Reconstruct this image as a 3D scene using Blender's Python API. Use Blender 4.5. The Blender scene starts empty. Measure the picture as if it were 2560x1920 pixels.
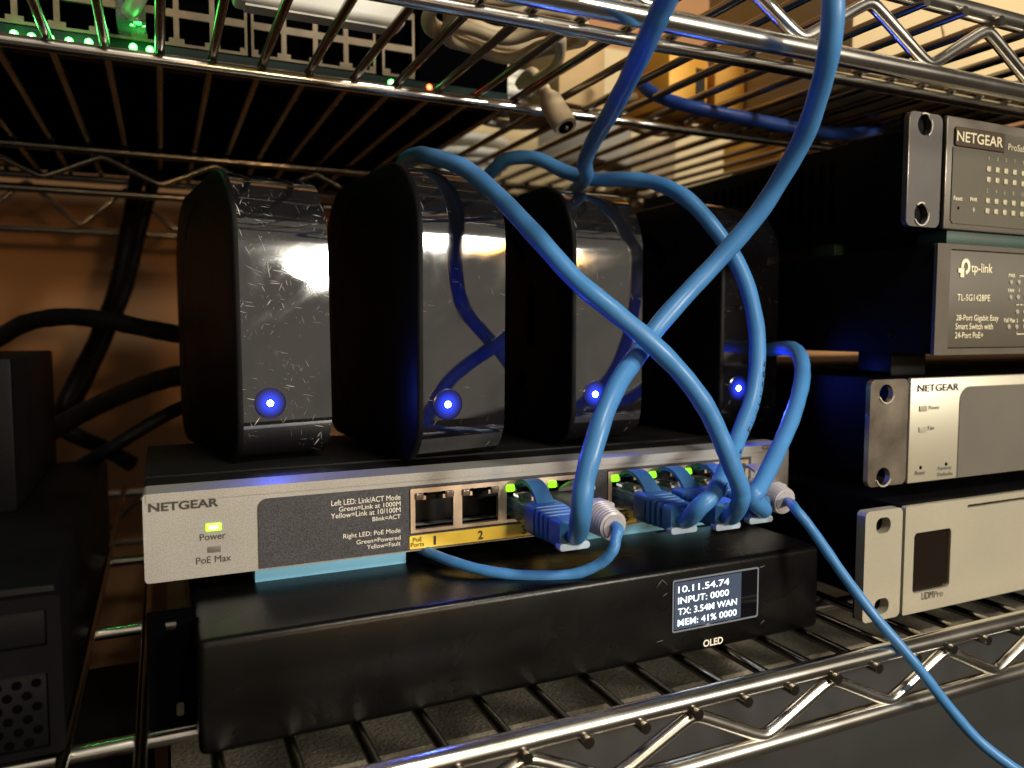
import bpy, bmesh, math, random
from mathutils import Vector, Matrix

# ------------------------------------------------------------------ camera, world, lamps, exposure
ZC = 1.0                      # camera height; every z below is given relative to the camera
YAW, PITCH = math.radians(24.5), math.radians(4.0)
FOC = 1923.0                  # focal length in photograph pixels (2560 wide)
FW = Vector((math.sin(YAW)*math.cos(PITCH), math.cos(YAW)*math.cos(PITCH), -math.sin(PITCH)))
RT = Vector((math.cos(YAW), -math.sin(YAW), 0))
UP = RT.cross(FW)
S = bpy.context.scene
COL = S.collection
cam = bpy.data.cameras.new('camera')
cam.sensor_fit = 'HORIZONTAL'; cam.sensor_width = 36.0
cam.lens = FOC/2560*36
cam.clip_start = .005; cam.clip_end = 60
cam.dof.use_dof = True; cam.dof.focus_distance = .27; cam.dof.aperture_fstop = 10.0
camo = bpy.data.objects.new('camera', cam); COL.objects.link(camo)
camo.matrix_world = Matrix(((RT.x, UP.x, -FW.x, 0), (RT.y, UP.y, -FW.y, 0), (RT.z, UP.z, -FW.z, ZC), (0, 0, 0, 1)))
S.camera = camo

W = bpy.data.worlds.new('World'); S.world = W; W.use_nodes = True
bg = W.node_tree.nodes['Background']
bg.inputs[0].default_value = (1.0, .80, .60, 1); bg.inputs[1].default_value = .035

def area(name, loc, target, sx, sy, col, watts):
    l = bpy.data.lights.new(name, 'AREA'); l.shape = 'ELLIPSE'; l.size = sx; l.size_y = sy
    l.color = col; l.energy = watts
    o = bpy.data.objects.new(name, l); COL.objects.link(o)
    o.location = (loc[0], loc[1], loc[2]+ZC)
    d = Vector(target)-Vector(loc)
    o.rotation_euler = d.to_track_quat('-Z', 'Y').to_euler()
    return o
area('lamp', (1.02, -1.45, .36), (.15, .3, 0), .32, .14, (1.0, .94, .80), 25)           # the room lamp mirrored in the glossy fronts
area('lamp_shade_glow', (1.12, -1.39, .29), (.15, .3, 0), .12, .06, (1.0, .50, .10), 1.2)   # its orange shade
area('room_bounce_fill', (.7, -2.4, .75), (.2, .35, .1), 4.6, 3.2, (1.0, .89, .73), 14.0)        # fill light added for the bounce of the room behind the camera
area('ceiling_lamp', (.35, -.95, 1.20), (.1, .3, 0), .26, .26, (1.0, .92, .76), 18.0)       # lamp on the ceiling in front of the shelves
area('table_lamp', (.20, -.95, .055), (-.12, .8, .05), .09, .06, (1.0, .60, .25), 3.0)      # low warm lamp that lights the wall under the upper shelf

S.view_settings.view_transform = 'Standard'; S.view_settings.look = 'None'
S.view_settings.exposure = 0.0; S.view_settings.gamma = 1.0
S.cycles.use_denoising = True
S.cycles.max_bounces = 8; S.cycles.transparent_max_bounces = 8
S.cycles.sample_clamp_indirect = 4.0

# ------------------------------------------------------------------ geometry helpers
def ray(x, y): return FW+RT*((x-1280)/FOC)-UP*((y-960)/FOC)
def P(x, y, Y=None, Z=None, X=None):        # photograph pixel -> point on a plane of the place (camera-relative)
    d = ray(x, y)
    t = Y/d.y if Y is not None else (Z/d.z if Z is not None else X/d.x)
    return d*t

class MB:
    def __init__(s): s.v = []; s.f = []; s.sm = []
    def add(s, vs, fs, smooth=False):
        o = len(s.v); s.v += [tuple(p) for p in vs]; s.f += [tuple(i+o for i in f) for f in fs]; s.sm += [smooth]*len(fs); return s
    def box(s, x0, x1, y0, y1, z0, z1, bev=0, seg=2):
        if x1 < x0: x0, x1 = x1, x0
        if y1 < y0: y0, y1 = y1, y0
        if z1 < z0: z0, z1 = z1, z0
        vs = [(x, y, z) for x in (x0, x1) for y in (y0, y1) for z in (z0, z1)]
        fs = [(0, 1, 3, 2), (4, 6, 7, 5), (0, 4, 5, 1), (2, 3, 7, 6), (0, 2, 6, 4), (1, 5, 7, 3)]
        if bev:
            bm = bmesh.new(); bv = [bm.verts.new(p) for p in vs]
            for f in fs: bm.faces.new([bv[i] for i in f])
            bmesh.ops.bevel(bm, geom=bm.edges[:], offset=bev, segments=seg, affect='EDGES', profile=.5)
            s.bm(bm, True); return s
        return s.add(vs, fs)
    def bm(s, bm, smooth=False):
        bm.verts.index_update()
        s.add([v.co[:] for v in bm.verts], [[v.index for v in f.verts] for f in bm.faces], smooth); bm.free(); return s
    def tube(s, pts, r, n=12, closed=False, cap=True, rfun=None):
        pts = [Vector(p) for p in pts]; N = len(pts)
        T = []
        for i in range(N):
            a = pts[(i-1) % N] if (closed or i > 0) else pts[i]
            b = pts[(i+1) % N] if (closed or i < N-1) else pts[i]
            T.append((b-a).normalized())
        up = Vector((0, 0, 1)) if abs(T[0].z) < .9 else Vector((0, 1, 0))
        u = (up-T[0]*up.dot(T[0])).normalized(); vs = []; fs = []
        for i in range(N):
            u = (u-T[i]*u.dot(T[i])).normalized(); w = T[i].cross(u)
            rr = rfun(i/(N-1)) if rfun else r
            for k in range(n):
                a = 2*math.pi*k/n; vs.append(pts[i]+(u*math.cos(a)+w*math.sin(a))*rr)
        for i in range(N if closed else N-1):
            j = (i+1) % N
            for k in range(n): fs.append((i*n+k, i*n+(k+1) % n, j*n+(k+1) % n, j*n+k))
        s.add(vs, fs, True)
        if cap and not closed:
            o = len(s.v)-len(vs)
            s.f.append(tuple(o+k for k in range(n-1, -1, -1))); s.f.append(tuple(o+(N-1)*n+k for k in range(n))); s.sm += [False, False]
        return s
    def prism(s, outline, fn, lo, hi, bev=0.0, smooth=False):
        # outline in 2-D, fn(u, v, w) -> 3-D, extruded from lo to hi with an optional rounded front (at hi)
        rings = [(lo, 0.0)]
        if bev: rings += [(hi-(bev if hi > lo else -bev), 0.0), (hi-(bev if hi > lo else -bev)*.3, bev*.3), (hi, bev)]
        else: rings += [(hi, 0.0)]
        n = len(outline); cx = sum(p[0] for p in outline)/n; cy = sum(p[1] for p in outline)/n
        vs = []
        for w, ins in rings:
            for i, (u, v) in enumerate(outline):
                if ins:
                    a = outline[i-1]; b = outline[(i+1) % n]
                    tx, ty = b[0]-a[0], b[1]-a[1]; L = math.hypot(tx, ty) or 1
                    nx, ny = -ty/L, tx/L
                    if nx*(cx-u)+ny*(cy-v) < 0: nx, ny = -nx, -ny
                    vs.append(fn(u+nx*ins, v+ny*ins, w))
                else: vs.append(fn(u, v, w))
        fs = []
        for r in range(len(rings)-1):
            for k in range(n): fs.append((r*n+k, r*n+(k+1) % n, (r+1)*n+(k+1) % n, (r+1)*n+k))
        s.add(vs, fs, smooth); o = len(s.v)-len(vs)
        s.f.append(tuple(o+k for k in range(n-1, -1, -1))); s.f.append(tuple(o+(len(rings)-1)*n+k for k in range(n))); s.sm += [False, False]
        return s
    def lathe(s, prof, org, axis, n=20, smooth=True):
        a = Vector(axis).normalized(); up = Vector((0, 0, 1)) if abs(a.z) < .9 else Vector((1, 0, 0))
        u = (up-a*up.dot(a)).normalized(); w = a.cross(u); org = Vector(org); vs = []; fs = []
        for d, r in prof:
            for k in range(n):
                t = 2*math.pi*k/n; vs.append(org+a*d+(u*math.cos(t)+w*math.sin(t))*max(r, 1e-6))
        for i in range(len(prof)-1):
            for k in range(n): fs.append((i*n+k, i*n+(k+1) % n, (i+1)*n+(k+1) % n, (i+1)*n+k))
        s.add(vs, fs, smooth); o = len(s.v)-len(vs)
        s.f.append(tuple(o+k for k in range(n-1, -1, -1))); s.f.append(tuple(o+(len(prof)-1)*n+k for k in range(n))); s.sm += [False, False]
        return s
    def curve2d(s, outer, holes, fn, lo, hi, bev=0.0):
        # a flat plate with real openings: 2-D filled curve, extruded
        cu = bpy.data.curves.new('tmp', 'CURVE'); cu.dimensions = '2D'; cu.fill_mode = 'BOTH'
        cu.extrude = .5
        for ol in [outer]+list(holes):
            sp = cu.splines.new('POLY'); sp.points.add(len(ol)-1)
            for i, (x, y) in enumerate(ol): sp.points[i].co = (x*100, y*100, 0, 1)
            sp.use_cyclic_u = True
        ob = bpy.data.objects.new('tmp', cu); COL.objects.link(ob)
        me = bpy.data.meshes.new_from_object(ob.evaluated_get(bpy.context.evaluated_depsgraph_get()))
        bpy.data.objects.remove(ob)
        s.add([fn(v.co.x/100, v.co.y/100, lo+(hi-lo)*(v.co.z+.5)) for v in me.vertices], [tuple(p.vertices) for p in me.polygons])
        bpy.data.meshes.remove(me); return s

def rrect(x0, x1, y0, y1, r, n=6):
    if x1 < x0: x0, x1 = x1, x0
    if y1 < y0: y0, y1 = y1, y0
    out = []
    for cx, cy, a0 in ((x1-r, y1-r, 0), (x0+r, y1-r, 90), (x0+r, y0+r, 180), (x1-r, y0+r, 270)):
        for k in range(n+1):
            a = math.radians(a0+90*k/n); out.append((cx+r*math.cos(a), cy+r*math.sin(a)))
    return out
def ellipse(cx, cy, rx, ry, n=20): return [(cx+rx*math.cos(2*math.pi*k/n), cy+ry*math.sin(2*math.pi*k/n)) for k in range(n)]
FRONT = lambda u, v, w: (u, w, v)      # plate in the XZ plane, w = world Y
SIDE = lambda u, v, w: (w, u, v)       # plate in the YZ plane, w = world X
FLAT = lambda u, v, w: (u, v, w)

def catmull(pts, m=10):
    pts = [Vector(p) for p in pts]; q = [pts[0]*2-pts[1]]+pts+[pts[-1]*2-pts[-2]]; out = []
    for i in range(1, len(q)-2):
        a, b, c, d = q[i-1:i+3]
        for k in range(m):
            t = k/m
            out.append(.5*((2*b)+(c-a)*t+(2*a-5*b+4*c-d)*t*t+(3*b-a-3*c+d)*t**3))
    out.append(pts[-1]); return out

def thing(name, label, cat, loc=(0, 0, 0), group=None, rot=None):
    o = bpy.data.objects.new(name, None); COL.objects.link(o); o.empty_display_size = .01
    o.location = (loc[0], loc[1], loc[2]+ZC)
    if rot: o.rotation_euler = rot
    o['label'] = label; o['category'] = cat
    if group: o['group'] = group
    o['_l'] = list(loc)
    return o
def off(o):                                   # origin of the thing that an object belongs to
    while o.parent: o = o.parent
    return Vector(o.get('_l', (0, 0, 0)))
def build(mb, name, m, parent=None, local=False):
    me = bpy.data.meshes.new(name)
    k = Vector((0, 0, 0)) if local or parent is None else off(parent)
    me.from_pydata([(p[0]-k.x, p[1]-k.y, p[2]-k.z) for p in mb.v], [], mb.f)
    me.polygons.foreach_set('use_smooth', mb.sm); me.update()
    bm = bmesh.new(); bm.from_mesh(me); bmesh.ops.recalc_face_normals(bm, faces=bm.faces[:])
    for e in bm.edges:
        if len(e.link_faces) == 2 and e.calc_face_angle(0) > math.radians(40): e.smooth = False
    bm.to_mesh(me); bm.free()
    me.materials.append(m)
    o = bpy.data.objects.new(name, me); COL.objects.link(o)
    if parent: o.parent = parent
    else: o.location.z = ZC
    return o
def like(o, name, parent, dx=(0, 0, 0)):
    c = o.copy(); COL.objects.link(c); c.name = name; c.parent = parent
    c.location = Vector(o.location)+Vector(dx); return c
def clone(root, loc, rot, label):
    r = root.copy(); COL.objects.link(r); r.location = (loc[0], loc[1], loc[2]+ZC); r.rotation_euler = rot; r['label'] = label; r['_l'] = list(loc)
    for ch in list(root.children):
        c = ch.copy(); COL.objects.link(c); c.parent = r
        for g in list(ch.children):
            d = g.copy(); COL.objects.link(d); d.parent = c
    return r

def glyphs(s, offset=0.0):
    cu = bpy.data.curves.new('tmp', 'FONT'); cu.body = s; cu.size = 1; cu.offset = offset; cu.resolution_u = 3
    ob = bpy.data.objects.new('tmp', cu); COL.objects.link(ob)
    me = bpy.data.meshes.new_from_object(ob.evaluated_get(bpy.context.evaluated_depsgraph_get()))
    bpy.data.objects.remove(ob)
    v = [tuple(p.co[:2]) for p in me.vertices]; f = [tuple(p.vertices) for p in me.polygons]
    bpy.data.meshes.remove(me)
    xs = [p[0] for p in v]; ys = [p[1] for p in v]
    x0, x1, y0, y1 = min(xs), max(xs), min(ys), max(ys)
    return [((p[0]-x0)/(x1-x0), (p[1]-y0)/(y1-y0)) for p in v], f
def ftext(parent, s, x0, x1, z0, z1, Y, m, offset=0.0, name='lettering', lift=.00025):
    v, f = glyphs(s, offset); mb = MB()
    if s == '1': c_ = (x0+x1)/2; h_ = (x1-x0)*.22; x0, x1 = c_-h_, c_+h_
    mb.add([(x0+(x1-x0)*a, Y-lift, z0+(z1-z0)*b) for a, b in v], f)
    return build(mb, name, m, parent)
def ptext(parent, s, pl, pr, Y, m, offset=0.0, name='lettering', lift=.00025):
    # pl = pixel of the bottom-left of the lettering, pr = (pixel x of its right end, pixel y of its top at the left end)
    a = P(pl[0], pl[1], Y=Y); b = P(pl[0], pr[1], Y=Y); c = P(pr[0], pl[1], Y=Y)
    return ftext(parent, s, a.x, c.x, a.z, b.z, Y, m, offset, name, lift)

# ------------------------------------------------------------------ materials
def mat(name, col, rough=.5, metal=0.0, bump=0.0, bscale=200, var=0.0, vscale=60, rvar=0.0, spec=None, coat=0.0, trans=0.0, emit=None, estr=0.0, ior=1.45, speck=0.0):
    m = bpy.data.materials.new(name); m.use_nodes = True
    nt = m.node_tree; b = nt.nodes['Principled BSDF']; L = nt.links.new
    b.inputs['Base Color'].default_value = (*col, 1); b.inputs['Roughness'].default_value = rough; b.inputs['Metallic'].default_value = metal
    b.inputs['IOR'].default_value = ior
    if spec is not None: b.inputs['Specular IOR Level'].default_value = spec
    if coat: b.inputs['Coat Weight'].default_value = coat; b.inputs['Coat Roughness'].default_value = .03
    if trans: b.inputs['Transmission Weight'].default_value = trans
    if emit: b.inputs['Emission Color'].default_value = (*emit, 1); b.inputs['Emission Strength'].default_value = estr
    tc = nt.nodes.new('ShaderNodeTexCoord')
    def noise(sc, det=3):
        n = nt.nodes.new('ShaderNodeTexNoise'); n.inputs['Scale'].default_value = sc; n.inputs['Detail'].default_value = det
        L(tc.outputs['Object'], n.inputs['Vector']); return n
    if bump:
        n = noise(bscale); bp = nt.nodes.new('ShaderNodeBump'); bp.inputs['Strength'].default_value = bump; bp.inputs['Distance'].default_value = .0004
        L(n.outputs['Fac'], bp.inputs['Height']); L(bp.outputs['Normal'], b.inputs['Normal'])
    if var:
        n = noise(vscale, 5); mr = nt.nodes.new('ShaderNodeMapRange'); mr.inputs['From Min'].default_value = .3; mr.inputs['From Max'].default_value = .7
        mr.inputs['To Min'].default_value = 1-var; mr.inputs['To Max'].default_value = 1+var
        L(n.outputs['Fac'], mr.inputs['Value'])
        mx = nt.nodes.new('ShaderNodeVectorMath'); mx.operation = 'SCALE'; mx.inputs[0].default_value = col
        L(mr.outputs['Result'], mx.inputs['Scale']); src = mx.outputs['Vector']
        if speck:
            n2 = noise(2600, 1); r2 = nt.nodes.new('ShaderNodeMapRange'); r2.inputs['From Min'].default_value = .3; r2.inputs['From Max'].default_value = .7
            r2.inputs['To Min'].default_value = 1-speck; r2.inputs['To Max'].default_value = 1+speck
            L(n2.outputs['Fac'], r2.inputs['Value']); m2 = nt.nodes.new('ShaderNodeVectorMath'); m2.operation = 'SCALE'
            L(src, m2.inputs[0]); L(r2.outputs['Result'], m2.inputs['Scale']); src = m2.outputs['Vector']
        L(src, b.inputs['Base Color'])
    if rvar:
        n = noise(vscale*.7, 4); mr = nt.nodes.new('ShaderNodeMapRange'); mr.inputs['From Min'].default_value = .3; mr.inputs['From Max'].default_value = .7
        mr.inputs['To Min'].default_value = max(.01, rough-rvar); mr.inputs['To Max'].default_value = rough+rvar
        L(n.outputs['Fac'], mr.inputs['Value']); L(mr.outputs['Result'], b.inputs['Roughness'])
    return m
M = {}
M['chrome'] = mat('chrome', (.92, .89, .82), .20, 1.0, bump=.05, bscale=90, var=.06, vscale=45, rvar=.06)
M['wire'] = mat('shaded chrome', (.25, .23, .20), .22, 1.0, bump=.05, bscale=90, var=.12, vscale=60, rvar=.06)  # same chrome, darkened to paint in the shade on wires and rear rods
M['powder'] = mat('black powder coat', (.0022, .0019, .0020), .27, bump=.14, bscale=3200, var=.25, vscale=70, rvar=.03, spec=.34)
M['black'] = mat('matte black plastic', (.006, .006, .0065), .5, bump=.12, bscale=1800, var=.2, vscale=50, rvar=.08, spec=.2)
M['side'] = mat('black painted steel', (.0032, .0032, .004), .5, bump=.15, bscale=1700, var=.3, vscale=40, spec=.07)
M['cover'] = mat('soft black cover', (.005, .005, .0065), .48, bump=.10, bscale=2200, var=.2, vscale=40, rvar=.05, spec=.10)
M['void'] = mat('black and cavity shade', (.0012, .0012, .0016), .8, spec=0.0)  # near-black paints in the shade of holes and slots; also colours black parts
M['silver'] = mat('silver paint', (.335, .335, .325), .42, .25, bump=.12, bscale=2400, var=.06, vscale=60, speck=.22)
M['charcoal'] = mat('charcoal speckle', (.038, .040, .050), .5, bump=.3, bscale=1800, var=.1, vscale=80, speck=.6)
M['nickel'] = mat('nickel plate', (.62, .50, .38), .36, .85, var=.12, vscale=160, rvar=.08)
M['plate'] = mat('dull jack plate', (.13, .10, .066), .42, .6, var=.2, vscale=120, rvar=.08)
M['yellow'] = mat('yellow strip', (.90, .66, .085), .5, var=.08, vscale=120)
M['ink'] = mat('dark ink', (.035, .033, .032), .6)
M['white_ink'] = mat('white ink', (.80, .78, .70), .6)
M['cream_ink'] = mat('cream ink', (.85, .80, .58), .55)
M['cream'] = mat('cream aluminium', (.47, .445, .36), .36, .35, bump=.05, bscale=2200, var=.04, vscale=30, speck=.05)
M['ear_steel'] = mat('bare steel ear', (.36, .31, .25), .30, .9, bump=.06, bscale=900, var=.15, vscale=70, rvar=.08)
M['ear_grey'] = mat('dark grey ear', (.085, .080, .078), .45, .2, bump=.1, bscale=1600, var=.08, vscale=60)
M['worn'] = mat('bare worn metal', (.62, .58, .50), .4, .6, var=.25, vscale=300)
M['warm_grey'] = mat('warm grey face', (.098, .084, .068), .45, .2, bump=.15, bscale=1600, var=.10, vscale=60, speck=.10)
M['olive'] = mat('olive grey label', (.080, .073, .052), .5, var=.05, vscale=50, speck=.08)
M['olive2'] = mat('brown grey label', (.075, .065, .046), .5, var=.05, vscale=50, speck=.08)
M['badge'] = mat('brown badge', (.055, .034, .018), .4, var=.1, vscale=60)
M['dim_led'] = mat('unlit lens', (.46, .42, .29), .35)
M['grey_led'] = mat('unlit grey lens', (.36, .35, .27), .35)
M['brown_led'] = mat('smoked lens', (.12, .09, .07), .15, coat=.4)
M['grey_label'] = mat('grey label', (.125, .115, .100), .45, var=.05, vscale=40, speck=.08)
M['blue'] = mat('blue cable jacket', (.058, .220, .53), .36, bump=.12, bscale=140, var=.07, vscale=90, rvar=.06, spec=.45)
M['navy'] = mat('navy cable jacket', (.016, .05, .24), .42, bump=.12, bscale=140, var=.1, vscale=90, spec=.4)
M['boot'] = mat('blue boot rubber', (.035, .135, .30), .45, bump=.10, bscale=500, var=.08, vscale=120)
M['pale'] = mat('pale blue flange', (.36, .48, .62), .45, var=.1, vscale=120)
M['clear'] = mat('clear plug plastic', (.90, .93, .92), .10, trans=.92, ior=1.5, bump=.04, bscale=300)
M['frost'] = mat('frosted boot plastic', (.56, .55, .59), .32, trans=.35, ior=1.45, bump=.2, bscale=260, var=.06, vscale=200)
M['gold'] = mat('gold contacts', (.8, .55, .2), .3, 1.0)
M['pad'] = mat('blue foam strip', (.19, .50, .78), .6, bump=.15, bscale=900, var=.06, vscale=80)
M['green_pad'] = mat('green rubber strip', (.004, .034, .022), .5, bump=.1, bscale=600, var=.2, vscale=60)
M['cable_black'] = mat('black cable rubber', (.004, .004, .005), .5, bump=.1, bscale=300, var=.2, vscale=60, spec=.12)
M['wall'] = mat('tan painted wall', (.46, .235, .105), .75, bump=.15, bscale=120, var=.12, vscale=9)
M['felt'] = mat('grey felt', (.22, .195, .15), .9, bump=1.0, bscale=700, var=.35, vscale=520)
M['bin'] = mat('dark grey bin', (.018, .0185, .020), .55, bump=.1, bscale=400, var=.15, vscale=20)
M['white'] = mat('white plastic', (.72, .70, .63), .4, bump=.05, bscale=700, var=.03, vscale=40)
M['ivory'] = mat('ivory rubber', (.56, .45, .29), .5, bump=.08, bscale=400, var=.10, vscale=60)
M['card'] = mat('buff paper', (.60, .48, .28), .8, bump=.1, bscale=300, var=.06, vscale=25)
M['kraft'] = mat('kraft card', (.46, .32, .16), .8, bump=.15, bscale=300, var=.12, vscale=30)
M['amber'] = mat('amber card', (.80, .42, .06), .6, var=.1, vscale=50)
M['pcb'] = mat('dark green board', (.004, .014, .012), .55, bump=.1, bscale=900, var=.3, vscale=120, spec=.15)
M['glass'] = mat('display glass', (.004, .004, .006), .06, coat=.5)
M['frame_edge'] = mat('display glass edge', (.16, .19, .24), .2, coat=.3)
M['udm_glass'] = mat('dark display glass', (.012, .008, .006), .12, coat=.3)
M['green'] = mat('green lit lens', (.05, .5, .02), .4, emit=(.20, 1.0, .01), estr=2.4)
M['green_hot'] = mat('green diode', (.02, .5, .05), .4, emit=(.10, 1.0, .12), estr=9)
M['green_dim'] = mat('green diode die', (.4, 1, .4), .4, emit=(.55, 1.0, .55), estr=30)
M['red_hot'] = mat('red diode', (.8, .05, .02), .4, emit=(1.0, .07, .02), estr=14)
M['power'] = mat('green power lens', (.3, .6, .05), .4, emit=(.42, 1.0, .04), estr=1.5)
M['power_core'] = mat('green power lens core', (.6, .9, .3), .4, emit=(.86, 1.0, .45), estr=1.5)
M['blue_core'] = mat('blue diode core', (.6, .7, 1), .4, emit=(.55, .66, 1.0), estr=40)
M['oled'] = mat('lit display pixels', (.8, .9, 1), .5, emit=(.76, .88, 1.0), estr=1.5)
M['oled_dim'] = mat('display haze', (.008, .008, .012), .3, emit=(.45, .62, .90), estr=.13)

def ring_mat():                                   # round button; the blue diode's halo is painted as emission fading outward
    m = bpy.data.materials.new('blue lit button'); m.use_nodes = True; nt = m.node_tree; b = nt.nodes['Principled BSDF']; L = nt.links.new
    b.inputs['Base Color'].default_value = (.004, .004, .03, 1); b.inputs['Roughness'].default_value = .15
    tc = nt.nodes.new('ShaderNodeTexCoord'); vm = nt.nodes.new('ShaderNodeVectorMath'); vm.operation = 'DISTANCE'; vm.inputs[1].default_value = (.0100+.0022, 0, .0225)
    mp = nt.nodes.new('ShaderNodeMapping'); mp.inputs['Scale'].default_value = (1, 0, 1)
    L(tc.outputs['Object'], mp.inputs['Vector']); L(mp.outputs['Vector'], vm.inputs[0])
    mr = nt.nodes.new('ShaderNodeMapRange'); mr.inputs['From Min'].default_value = .0006; mr.inputs['From Max'].default_value = .0057; mr.interpolation_type = 'SMOOTHSTEP'
    mr.inputs['To Min'].default_value = 1.3; mr.inputs['To Max'].default_value = .03
    L(vm.outputs['Value'], mr.inputs['Value']); L(mr.outputs['Result'], b.inputs['Emission Strength'])
    b.inputs['Emission Color'].default_value = (.02, .06, 1.0, 1)
    return m
M['ring'] = ring_mat()

def gloss_mat(name, amount):                      # piano-black plastic with fine scuffs
    m = bpy.data.materials.new(name); m.use_nodes = True; nt = m.node_tree; b = nt.nodes['Principled BSDF']; L = nt.links.new
    b.inputs['Roughness'].default_value = .018; b.inputs['IOR'].default_value = 2.1; b.inputs['Coat Weight'].default_value = .6; b.inputs['Coat Roughness'].default_value = .025
    tc = nt.nodes.new('ShaderNodeTexCoord'); acc = None
    patch = nt.nodes.new('ShaderNodeTexNoise'); patch.inputs['Scale'].default_value = 38; L(tc.outputs['Object'], patch.inputs['Vector'])
    pr = nt.nodes.new('ShaderNodeMapRange'); pr.inputs['From Min'].default_value = .42; pr.inputs['From Max'].default_value = .60; L(patch.outputs['Fac'], pr.inputs['Value'])
    for k, (ang, sx, sz, th) in enumerate(((12, 110, 2100, .67), (-58, 150, 1900, .68), (72, 130, 2200, .675), (35, 800, 1400, .715))):
        wp = nt.nodes.new('ShaderNodeTexNoise'); wp.inputs['Scale'].default_value = 55
        L(tc.outputs['Object'], wp.inputs['Vector'])
        ad = nt.nodes.new('ShaderNodeVectorMath'); ad.operation = 'MULTIPLY_ADD'; ad.inputs[1].default_value = (.006, .006, .006)
        L(wp.outputs['Color'], ad.inputs[0]); L(tc.outputs['Object'], ad.inputs[2])
        mp = nt.nodes.new('ShaderNodeMapping'); mp.vector_type = 'TEXTURE'; mp.inputs['Rotation'].default_value = (0, math.radians(ang), 0); mp.inputs['Scale'].default_value = (1/sx, 1, 1/sz); mp.inputs['Location'].default_value = (k*3.1, 0, k*1.7)
        L(ad.outputs['Vector'], mp.inputs['Vector'])
        n = nt.nodes.new('ShaderNodeTexNoise'); n.inputs['Scale'].default_value = 1.0; n.inputs['Detail'].default_value = 1.0; L(mp.outputs['Vector'], n.inputs['Vector'])
        r = nt.nodes.new('ShaderNodeMapRange'); r.inputs['From Min'].default_value = th+.016+(1.3-amount)*.04; r.inputs['From Max'].default_value = th+.085+(1.3-amount)*.04; L(n.outputs['Fac'], r.inputs['Value'])
        if acc is None: acc = r.outputs['Result']
        else:
            mx = nt.nodes.new('ShaderNodeMath'); mx.operation = 'MAXIMUM'; L(acc, mx.inputs[0]); L(r.outputs['Result'], mx.inputs[1]); acc = mx.outputs['Value']
    mu = nt.nodes.new('ShaderNodeMath'); mu.operation = 'MULTIPLY'; L(acc, mu.inputs[0]); L(pr.outputs['Result'], mu.inputs[1])
    m2 = nt.nodes.new('ShaderNodeMath'); m2.operation = 'MULTIPLY'; L(mu.outputs['Value'], m2.inputs[0]); m2.inputs[1].default_value = amount; m2.use_clamp = True
    mix = nt.nodes.new('ShaderNodeMix'); mix.data_type = 'RGBA'; mix.inputs[6].default_value = (.006, .006, .008, 1); mix.inputs[7].default_value = (.66, .66, .64, 1)
    L(m2.outputs['Value'], mix.inputs[0]); L(mix.outputs[2], b.inputs['Base Color'])
    sm = nt.nodes.new('ShaderNodeTexNoise'); sm.inputs['Scale'].default_value = 26; sm.inputs['Detail'].default_value = 5; sm.inputs['Distortion'].default_value = 1.2
    L(tc.outputs['Object'], sm.inputs['Vector'])
    sr = nt.nodes.new('ShaderNodeMapRange'); sr.inputs['From Min'].default_value = .42; sr.inputs['From Max'].default_value = .72
    sr.inputs['To Min'].default_value = .015; sr.inputs['To Max'].default_value = .16
    L(sm.outputs['Fac'], sr.inputs['Value']); L(sr.outputs['Result'], b.inputs['Roughness'])
    ss = nt.nodes.new('ShaderNodeMapRange'); ss.inputs['From Min'].default_value = .40; ss.inputs['From Max'].default_value = .70
    ss.inputs['To Min'].default_value = .55; ss.inputs['To Max'].default_value = .30
    L(sm.outputs['Fac'], ss.inputs['Value']); L(ss.outputs['Result'], b.inputs['Specular IOR Level'])
    return m
M['gloss_worn'] = gloss_mat('scuffed piano black', 1.3)
M['gloss'] = gloss_mat('piano black', .5)

# ------------------------------------------------------------------ the setting: wall at the back, chrome wire shelves, bin below
mb = MB(); mb.box(-1.6, 2.4, .80, .83, -.9, 1.2)
o = build(mb, 'wall', M['wall']); o['label'] = 'tan painted wall behind the wire shelves'; o['category'] = 'wall'; o['kind'] = 'structure'

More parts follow.
